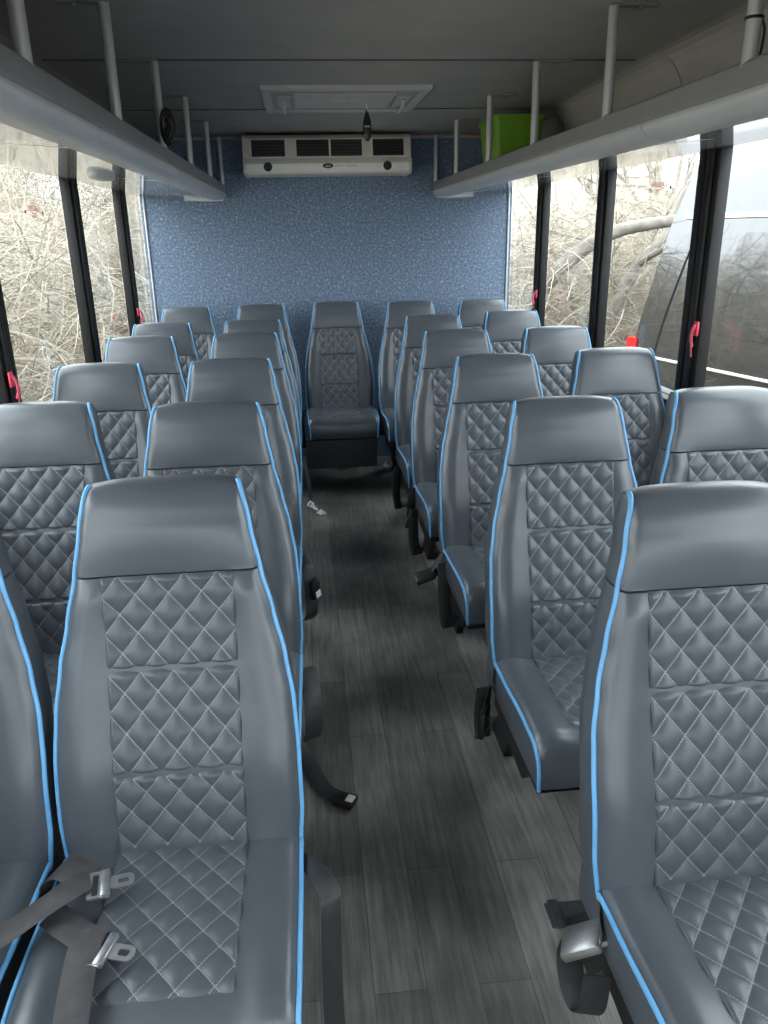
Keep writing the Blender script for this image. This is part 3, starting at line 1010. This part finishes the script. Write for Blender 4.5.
# black coil hanging over the left rack edge
mb = MB()
for k in range(16):
    a = k * 0.7
    cx = -0.497 + 0.006 * math.sin(a * 3)
    pts = []
    for i in range(25):
        t = 2 * PI * i / 24
        pts.append((-0.452 + (0.021 - 0.0013 * k) * math.cos(t) + 0.002 * math.sin(k), 3.125 + 0.006 * math.sin(k * 1.9) + 0.004 * math.sin(t * 2 + k), 1.912 + (0.056 - 0.0033 * k) * math.sin(t)))
    mb.tube(pts, 0.006, 7, False)
coil = mb.build('cable_coil', M['black_plastic'], None, 60)
tag(coil, 'black coil of cable perched on the left rack edge beside an upright tube', 'cable')

# lime green bin on the right rack
bx0, bx1, by0, by1, bz0, bz1 = 0.965, 1.215, 4.14, 4.50, 1.806, 2.072
root = empty('storage_bin', ((bx0 + bx1) / 2, (by0 + by1) / 2, bz0))
tag(root, 'lime green plastic bin on the right overhead rack', 'bin')
cx, cy, cz = root.location
def bin_ring(z, dx, dy, r=0.025):
    pts = []
    for qx, qy, t0 in ((1, 1, 0), (-1, 1, PI / 2), (-1, -1, PI), (1, -1, 3 * PI / 2)):
        for i in range(6):
            t = t0 + PI / 2 * i / 5
            pts.append((qx * (dx - r) + r * math.cos(t), qy * (dy - r) + r * math.sin(t), z))
    return pts
HX, HY, HZ = (bx1 - bx0) / 2, (by1 - by0) / 2, bz1 - bz0
rows = [bin_ring(0, HX - 0.022, HY - 0.022), bin_ring(HZ * 0.8, HX - 0.006, HY - 0.006), bin_ring(HZ - 0.03, HX - 0.004, HY - 0.004), bin_ring(HZ, HX - 0.002, HY - 0.002),
        bin_ring(HZ, HX - 0.006, HY - 0.006), bin_ring(HZ * 0.8, HX - 0.011, HY - 0.011), bin_ring(0.006, HX - 0.028, HY - 0.028)]
MB().rings(rows).build('tub', M['green'], root, 40)
mb = MB()
rows = [bin_ring(HZ - 0.022, HX + 0.004, HY + 0.004), bin_ring(HZ - 0.002, HX + 0.007, HY + 0.007), bin_ring(HZ + 0.003, HX + 0.005, HY + 0.005), bin_ring(HZ + 0.003, HX - 0.004, HY - 0.004), bin_ring(HZ - 0.022, HX - 0.002, HY - 0.002)]
rows.append(rows[0])
mb.rings(rows, False).build('rim', M['green'], root, 40)
MB().prism([(-0.012, 0.092), (0.022, 0.088), (0.012, 0.125)], 'y', -HY + 0.0045, -HY + 0.012).build('sticker', M['orange'], root)['label'] = 'small orange sticker'

# ------------------------------------------------------------------ air conditioner on the rear wall
ac = empty('air_conditioner', (0.19, 5.49, 1.889))
tag(ac, 'off-white rear air conditioner with four black outlets under the ceiling', 'air conditioner')
xa0, xa1 = -0.515, 0.505
prof = [(0.0, 0.225), (-0.20, 0.225), (-0.235, 0.220), (-0.262, 0.20), (-0.285, 0.09), (-0.305, 0.075), (-0.318, 0.055), (-0.312, 0.012), (-0.295, 0.0), (0.0, 0.0)]
def ac_pt(z):
    for (ya, za), (yb, zb) in zip(prof[3:], prof[4:]):
        if za >= z >= zb: return ya + (yb - ya) * (za - z) / (za - zb)
    return -0.3
MB().prism(prof[:5] + [(0.0, 0.09)], 'x', xa0 + 0.012, xa1 - 0.012).build('housing', M['ac'], ac, 30)
MB().prism([(0.0, 0.0899)] + prof[4:], 'x', xa0 + 0.016, xa1 - 0.016).build('lower_lip', M['ac_light'], ac, 30)
for s in (xa0, xa1 - 0.014):
    MB().prism([(0.0, 0.2255), (-0.20, 0.2255), (-0.240, 0.222), (-0.268, 0.202), (-0.291, 0.092), (-0.311, 0.078), (-0.324, 0.056), (-0.318, 0.008), (-0.298, -0.004), (0.0, -0.004)], 'x', s, s + 0.014).build('side_panel', M['ac'], ac, 30)
nrm = Vector((0, -0.11, -0.023)).normalized()
for (a, b) in ((-0.462, -0.262), (-0.192, 0.004), (0.016, 0.206), (0.272, 0.462)):
    z0, z1 = 0.098, 0.192
    mb = MB()
    def P(x, z, d): return (x, ac_pt(z) + d, z)
    fr = 0.008
    outer = [(a - fr, z0 - fr * .6), (b + fr, z0 - fr * .6), (b + fr, z1 + fr * .6), (a - fr, z1 + fr * .6)]
    inner = [(a, z0), (b, z0), (b, z1), (a, z1)]
    vs = [P(x, z, -0.006) for x, z in outer] + [P(x, z, -0.006) for x, z in inner] + [P(x, z, 0.004) for x, z in outer] + [P(x, z, 0.004) for x, z in inner]
    fs = []
    for i in range(4):
        j = (i + 1) % 4
        fs += [(i, j, 4 + j, 4 + i), (i, 8 + i, 8 + j, j), (4 + i, 4 + j, 12 + j, 12 + i)]
    mb.add(vs, fs)
    v = mb.build('outlet', M['ac'], ac)
    MB().add([P(a, z0, -0.002), P(b, z0, -0.002), P(b, z1, -0.002), P(a, z1, -0.002), P(a, z0, 0.003), P(b, z0, 0.003), P(b, z1, 0.003), P(a, z1, 0.003)],
             [(0, 1, 2, 3), (7, 6, 5, 4), (0, 4, 5, 1), (2, 6, 7, 3), (1, 5, 6, 2), (0, 3, 7, 4)]).build('grille', M['vent'], v)
    mb = MB()
    for k in range(5):
        z = z0 + (k + 0.5) * (z1 - z0) / 5
        y = ac_pt(z)
        mb.box(a + 0.002, b - 0.002, y - 0.0045, y - 0.0015, z - 0.003, z + 0.003)
    mb.build('louvre', M['black_plastic'], v)
for x in (-0.368, 0.357):
    mb = MB().tube([(x, -0.30, 0.040), (x, -0.3185, 0.040)], 0.026, 20)
    mb.build('round_vent', M['vent'], ac, 40)
rows = [[(-0.006 + 0.032 * r * math.cos(2 * PI * k / 24), y, 0.042 + 0.014 * r * math.sin(2 * PI * k / 24)) for k in range(24)] for r, y in ((1, -0.30), (1, -0.3205), (0.8, -0.3215), (0.1, -0.3215))]
badge = MB().rings(rows).build('badge', M['vent'], ac, 40)
text_obj('lettering', 'acc', 0.026, basis((1, 0, 0), (0, 0, 1), (0, -1, 0), (-0.006, -0.3220, 0.042)), M['ac_light'], badge)
text_obj('lettering', 'CLIMATE CONTROL', 0.016, basis((1, 0, 0), (0, 0, 1), (0, -1, 0), (0.10, -0.3165, 0.042)), M['ink'], ac)

# ------------------------------------------------------------------ roof hatch and its hanging strap
ht = empty('roof_hatch', (0.222, 4.0, ZC))
tag(ht, 'pale grey emergency roof hatch in the dark ceiling', 'hatch')
def frame_prism(hx, hy, w, z0, z1, wi=None):
    mb = MB()
    o = [(-hx, -hy), (hx, -hy), (hx, hy), (-hx, hy)]
    i_ = [(-hx + w, -hy + w), (hx - w, -hy + w), (hx - w, hy - w), (-hx + w, hy - w)]
    b = 0.008
    rows = [[(x, y, z1) for x, y in o], [(x, y, z0 + 0.004) for x, y in o],
            [(x * (1 - b / hx), y * (1 - b / hy), z0) for x, y in o], [(x * (1 + b / hx), y * (1 + b / hy), z0) for x, y in i_],
            [(x, y, z0 + 0.006) for x, y in i_], [(x, y, z1) for x, y in i_]]
    rows.append(rows[0])
    return mb.rings(rows, False)
frame_prism(0.362, 0.335, 0.042, -0.020, -0.001).build('frame', M['hatch'], ht)
pn = MB().box(-0.322, 0.322, -0.295, 0.295, -0.012, -0.002, 0.004).build('panel', M['hatch_dark'], ht)
MB().box(-0.225, 0.225, -0.20, 0.20, -0.018, -0.010, 0.006).build('raised_panel', M['hatch'], pn)
for s in (-1, 1):
    h = MB()
    h.box(s * 0.268 - 0.028, s * 0.268 + 0.028, -0.12, 0.16, -0.020, -0.010, 0.004)
    h.tube(spline([(s * 0.268, -0.09, -0.022), (s * 0.268, -0.07, -0.046), (s * 0.268, 0.10, -0.046), (s * 0.268, 0.13, -0.022)], 6), 0.009, 8)
    h.build('handle', M['hatch'], ht, 40)
text_obj('lettering', 'EMERGENCY EXIT', 0.036, basis((1, 0, 0), (0, -1, 0), (0, 0, -1), (-0.045, -0.05, -0.0195)), M['ac_light'], ht)

hs = empty('hanging_strap', (0.333, 4.03, ZC))
tag(hs, 'short black strap hanging from the roof hatch', 'strap')
MB().tube([(0, 0, -0.02), (0.002, 0.0, -0.05), (0.001, 0, -0.075)], 0.003, 8).build('cord', M['white_plastic'], hs, 40)
mb = MB()
rows = []
for z, w in ((-0.042, 0.004), (-0.065, 0.009), (-0.095, 0.018), (-0.125, 0.020), (-0.150, 0.019), (-0.172, 0.013), (-0.180, 0.006)):
    rows.append([(w * math.cos(2 * PI * k / 12), 0.4 * w * math.sin(2 * PI * k / 12), z) for k in range(12)])
mb.rings(rows).build('strap', M['black_plastic'], hs, 50)
MB().box(-0.013, 0.013, -0.0085, 0.0085, -0.121, -0.113, 0.002).build('clip', M['chrome'], hs)

# ------------------------------------------------------------------ small things on the floor
mb = MB()
random.seed(3)
vs = []
n = 14
for k in range(n):
    a = 2 * PI * k / n
    r = 0.028 * (0.65 + 0.5 * random.random()) * (1.3 if k % 4 == 0 else 1)
    vs.append((0.036 + r * math.cos(a), 4.31 + r * math.sin(a) * 1.2, 0.002 + 0.012 * random.random()))
vs.append((0.036, 4.315, 0.030))
vs.append((0.036, 4.31, 0.001))
mb.add(vs, [(k, (k + 1) % n, n) for k in range(n)] + [((k + 1) % n, k, n + 1) for k in range(n)])
tag(mb.build('paper_scrap', M['paper'], None), 'crumpled white paper scrap on the dark aisle floor', 'litter')

# ------------------------------------------------------------------ outside: ground, bank, brush, trees, van
GZ = -0.75
gm = MB()
rows = []
for i in range(33):
    y = -14 + 54 * i / 32
    rows.append([(-24 + 60 * j / 32, y, GZ + 0.03 * math.sin(i * 2.1 + j * 1.7)) for j in range(33)])
tag(gm.grid(rows).build('ground', M['ground'], None, 60), kind='structure')
def bankz(x, y, d):
    k = max(0.0, min(1.0, d / 7.0))
    return GZ - 0.05 + 3.6 * k * k * (3 - 2 * k) + 0.25 * math.sin(x * 1.3 + y * 0.7) * k + 0.15 * math.sin(y * 2.3 - x) * k
mb = MB()
rows = []
for i in range(61):
    y = -8 + 40 * i / 60
    rows.append([(-3.2 - 12 * j / 24, y, bankz(-3.2 - 12 * j / 24, y, 12 * j / 24)) for j in range(25)])
mb.grid(rows)
tag(mb.build('bank_left', M['bank'], None, 60), kind='structure')
mb = MB()
rows = []
for i in range(31):
    x = -3.5 + 22 * i / 30
    rows.append([(x, 11.0 + 12 * j / 24, bankz(x, 11 + 12 * j / 24, 12 * j / 24 * 0.8)) for j in range(25)])
mb.grid(rows)
tag(mb.build('bank_rear', M['bank'], None, 60), kind='structure')

def bush_mesh(seed, n, R, H, rmin, rmax):
    rnd = random.Random(seed)
    mb = MB()
    for _ in range(n):
        a = rnd.uniform(0, 2 * PI)
        r = R * math.sqrt(rnd.random())
        p = Vector((r * math.cos(a), r * math.sin(a), rnd.random() ** 1.3 * H * 0.75))
        d = Vector((rnd.gauss(0, 1), rnd.gauss(0, 1), rnd.gauss(0.35, 0.75)))
        d.normalize()
        L = rnd.uniform(0.5, 1.5)
        cv = Vector((rnd.gauss(0, .4), rnd.gauss(0, .4), rnd.gauss(-0.35, .35)))
        pts = [p.copy()]
        k = 7
        for i in range(k):
            d = (d + cv * 0.28 + Vector((rnd.gauss(0, .10), rnd.gauss(0, .10), rnd.gauss(0, .10)))).normalized()
            p = p + d * (L / k)
            if p.z < 0.0: p.z = 0.0
            if math.hypot(p.x, p.y) > 1.65: break
            pts.append(p.copy())
        if len(pts) < 3: continue
        k = len(pts) - 1
        r0 = rnd.uniform(rmin, rmax)
        mb.tube(pts, [r0 * (1 - 0.75 * i / k) for i in range(k + 1)], 3, False)
    return mb.mesh('twigs', False)
BM = [bush_mesh(11, 1500, 1.25, 3.0, 0.003, 0.007), bush_mesh(12, 1900, 1.25, 3.2, 0.003, 0.008), bush_mesh(13, 1900, 1.3, 2.8, 0.0025, 0.007)]
CORE = [bush_mesh(21, 330, 1.2, 2.6, 0.004, 0.010)]
SP = [(-3.1, 3.9), (-3.3, 5.6), (-3.0, 7.4), (-3.4, 9.3), (-3.6, 11.4), (-3.7, 13.6), (-4.9, 4.8), (-5.0, 7.2), (-5.3, 10.0), (-5.6, 13.2), (-7.2, 8.8), (-7.6, 12.5),
      (-4.4, 16.5), (-6.4, 17.5), (-2.0, 13.5), (-2.6, 16.0), (-1.2, 11.6),
      (1.6, 9.2), (3.1, 9.9), (4.7, 10.6), (2.4, 11.6), (4.1, 12.4), (6.2, 11.8), (6.6, 13.8), (0.6, 11.8), (8.0, 12.8), (8.6, 10.2)]
def bz(x, y):
    z = GZ
    if x < -3.2: z = max(z, bankz(x, y, -3.2 - x))
    if y > 11: z = max(z, bankz(x, y, (y - 11) * 0.8))
    return z - 0.03
for i, (x, y) in enumerate(SP):
    o = empty('bramble_bush', (x, y, bz(x, y)), i * 1.37)
    s = 0.95 + 0.25 * ((i * 7) % 5) / 5
    o.scale = (s, s, s)
    side = 'left' if x < 0.5 else 'right'
    tag(o, 'dry leafless bramble thicket seen through the %s windows' % side, 'bush', 'bramble outside the %s windows' % side)
    link('twigs', BM[i % 3], M['twig'], o)
    link('stems', CORE[0], M['twig_dark'], o)

def tree(x, y, seed, h, label, trunk_r=0.11, lean=(0, 0)):
    rnd = random.Random(seed)
    big, small = MB(), MB()
    def grow(p, d, L, r, lvl):
        n = 6
        pts, rs = [p.copy()], [r]
        for i in range(n):
            d = (d + Vector((rnd.gauss(0, .13), rnd.gauss(0, .13), rnd.gauss(0.02, .10)))).normalized()
            p = p + d * (L / n)
            pts.append(p.copy())
            rs.append(r * (1 - 0.5 * (i + 1) / n))
        (big if lvl < 2 else small).tube(pts, rs, 8 if lvl < 2 else 4, False)
        if lvl >= 5: return
        for k in range(3 if lvl else 6):
            t = rnd.randint(2, n)
            q = pts[t]
            dd = (d + Vector((rnd.gauss(0, .75), rnd.gauss(0, .75), rnd.gauss(0.15, .45)))).normalized()
            grow(q, dd, L * rnd.uniform(0.5, 0.72), max(0.004, rs[t] * 0.6), lvl + 1)
    o = empty('bare_tree', (x, y, bz(x, y) - 0.05))
    grow(Vector((0, 0, 0)), Vector((lean[0], lean[1], 1)).normalized(), h, trunk_r, 0)
    big.build('trunk', M['bark'], o, 60, False)
    small.build('twigs', M['bark'], o, 60, False)
    tag(o, label, 'tree')
tree(3.0, 9.3, 4, 2.6, 'bare grey tree with low limbs behind the parked van', 0.12, (0.35, -0.1))
tree(5.5, 13.0, 9, 3.2, 'bare tree rising above the brush beyond the parked van', 0.11, (0.1, 0))
tree(-4.6, 8.6, 15, 2.8, 'bare tree among the brambles outside the left windows', 0.07, (0.2, 0.1))
# fallen grey limb leaning across the brush on the right
mb = MB().tube(spline([(2.25, 9.0, 0.25), (2.55, 8.85, 0.78), (2.9, 8.7, 1.22), (3.35, 8.6, 1.50), (4.1, 8.6, 1.62)], 8), [0.105 - 0.0014 * i for i in range(33)], 10)
tag(mb.build('fallen_limb', M['bark'], None, 60), 'thick pale grey limb leaning through the brush beside the van', 'branch')

# tall dark van parked alongside on the right
van = empty('parked_van', (3.17, 7.53, GZ), math.atan2(-0.969, 0.248) + PI / 2)
tag(van, 'tall black high-roof van parked outside the right windows', 'van')
# local frame: -y runs forward along the van from its rear corner, +x is away from the bus
def van_section(y, k):
    """half-open body section at length y; k = rake factor at the tail"""
    pts = [(0.02, 0.32), (0.0, 0.45), (-0.01, 0.80), (0.0, 1.10), (0.05, 1.50), (0.12, 2.00), (0.17, 2.34), (0.24, 2.62), (0.33, 2.88), (0.44, 3.05), (0.62, 3.14), (1.0, 3.16)]
    full = pts + [(2.0 - x, z) for x, z in reversed(pts[:-1])]
    return [(x, y + k * (0.02 + 0.34 * max(0.0, (z - 1.0) / 1.8) ** 1.3), z) for x, z in full]
L = 5.6
rows = []
for y, k in ((0.0, -1.0), (-0.06, -1.0), (-0.5, -0.4), (-1.0, 0), (-2.0, 0), (-3.0, 0), (-4.0, 0), (-L + 0.4, 0), (-L, 0)):
    rows.append(van_section(y, k))
r0 = [(1.0 + (x - 1.0) * 0.94, y + 0.05, 1.5 + (z - 1.5) * 0.97) for x, y, z in rows[0]]
rows.insert(0, r0)
MB().rings(rows).build('body', M['van_paint'], van, 35)
def side_x(z):
    tab = [(0.32, 0.02), (0.45, 0.0), (0.80, -0.01), (1.10, 0.0), (1.50, 0.05), (2.00, 0.12), (2.34, 0.17), (2.55, 0.22)]
    for (a, va), (b, vb) in zip(tab, tab[1:]):
        if a <= z <= b: return va + (vb - va) * (z - a) / (b - a)
    return 0
def side_patch(name, poly, m, th=0.012, n=6):
    """a panel following the van side between y(z) limits; poly rows: (z, y_rear, y_front)"""
    rows = []
    for z, a, b in poly:
        rows.append([(side_x(z) - th, a + (b - a) * i / n, z) for i in range(n + 1)])
    back = [[(p[0] + th + 0.01, p[1], p[2]) for p in r] for r in rows]
    mb = MB()
    ring = [f + list(reversed(b)) for f, b in zip(rows, back)]
    mb.rings(ring)
    return mb.build(name, m, van, 35)
for a, b in ((-1.10, -2.25), (-2.42, -3.65), (-3.85, -5.0)):
    side_patch('side_window', [(1.42, a - 0.06, b + 0.06), (1.50, a, b), (1.9, a - 0.01, b + 0.01), (2.18, a - 0.03, b + 0.03), (2.24, a - 0.10, b + 0.10)], M['van_glass'])
MB().box(-0.022, 0.004, -L, -0.10, 1.120, 1.142, 0.004).build('side_moulding', M['van_trim'], van)
MB().prism([(side_x(2.36) - 0.02, 2.355), (side_x(2.36) - 0.022, 2.385), (side_x(2.40) + 0.01, 2.40), (side_x(2.36) + 0.02, 2.355)], 'y', -L + 0.1, -0.42).build('drip_rail', M['van_trim'], van)
MB().tube(spline([(side_x(1.12) - 0.004, -0.36, 1.12), (side_x(1.5) - 0.004, -0.42, 1.5), (side_x(2.0) - 0.004, -0.54, 2.0), (side_x(2.34) - 0.004, -0.64, 2.34)], 5), 0.007, 6).build('panel_gap', M['mullion'], van)
MB().prism([(0.0 - 0.018, 0.02), (0.10, 0.065), (0.12, -0.02), (0.0, -0.10), (-0.018, -0.09)], 'z', 1.02, 1.28).build('tail_light', M['tail_light'], van)
MB().box(-0.03, 2.03, -0.12, 0.10, 0.36, 0.62, 0.03).build('bumper', M['tyre'], van)
for y in (-1.15, -4.55):
    for x in (0.14, 1.86):
        rows = [[(x + dx, y + r * math.cos(2 * PI * k / 28), 0.36 + r * math.sin(2 * PI * k / 28)) for k in range(28)] for dx, r in ((-0.12, 0.20), (-0.13, 0.30), (-0.10, 0.355), (0.10, 0.355), (0.12, 0.30))]
        w = MB().rings(rows).build('wheel', M['tyre'], van, 40)
        MB().tube([(x - 0.135, y, 0.36), (x - 0.12, y, 0.36)], 0.19, 20).build('hub', M['dull_steel'], w, 40)
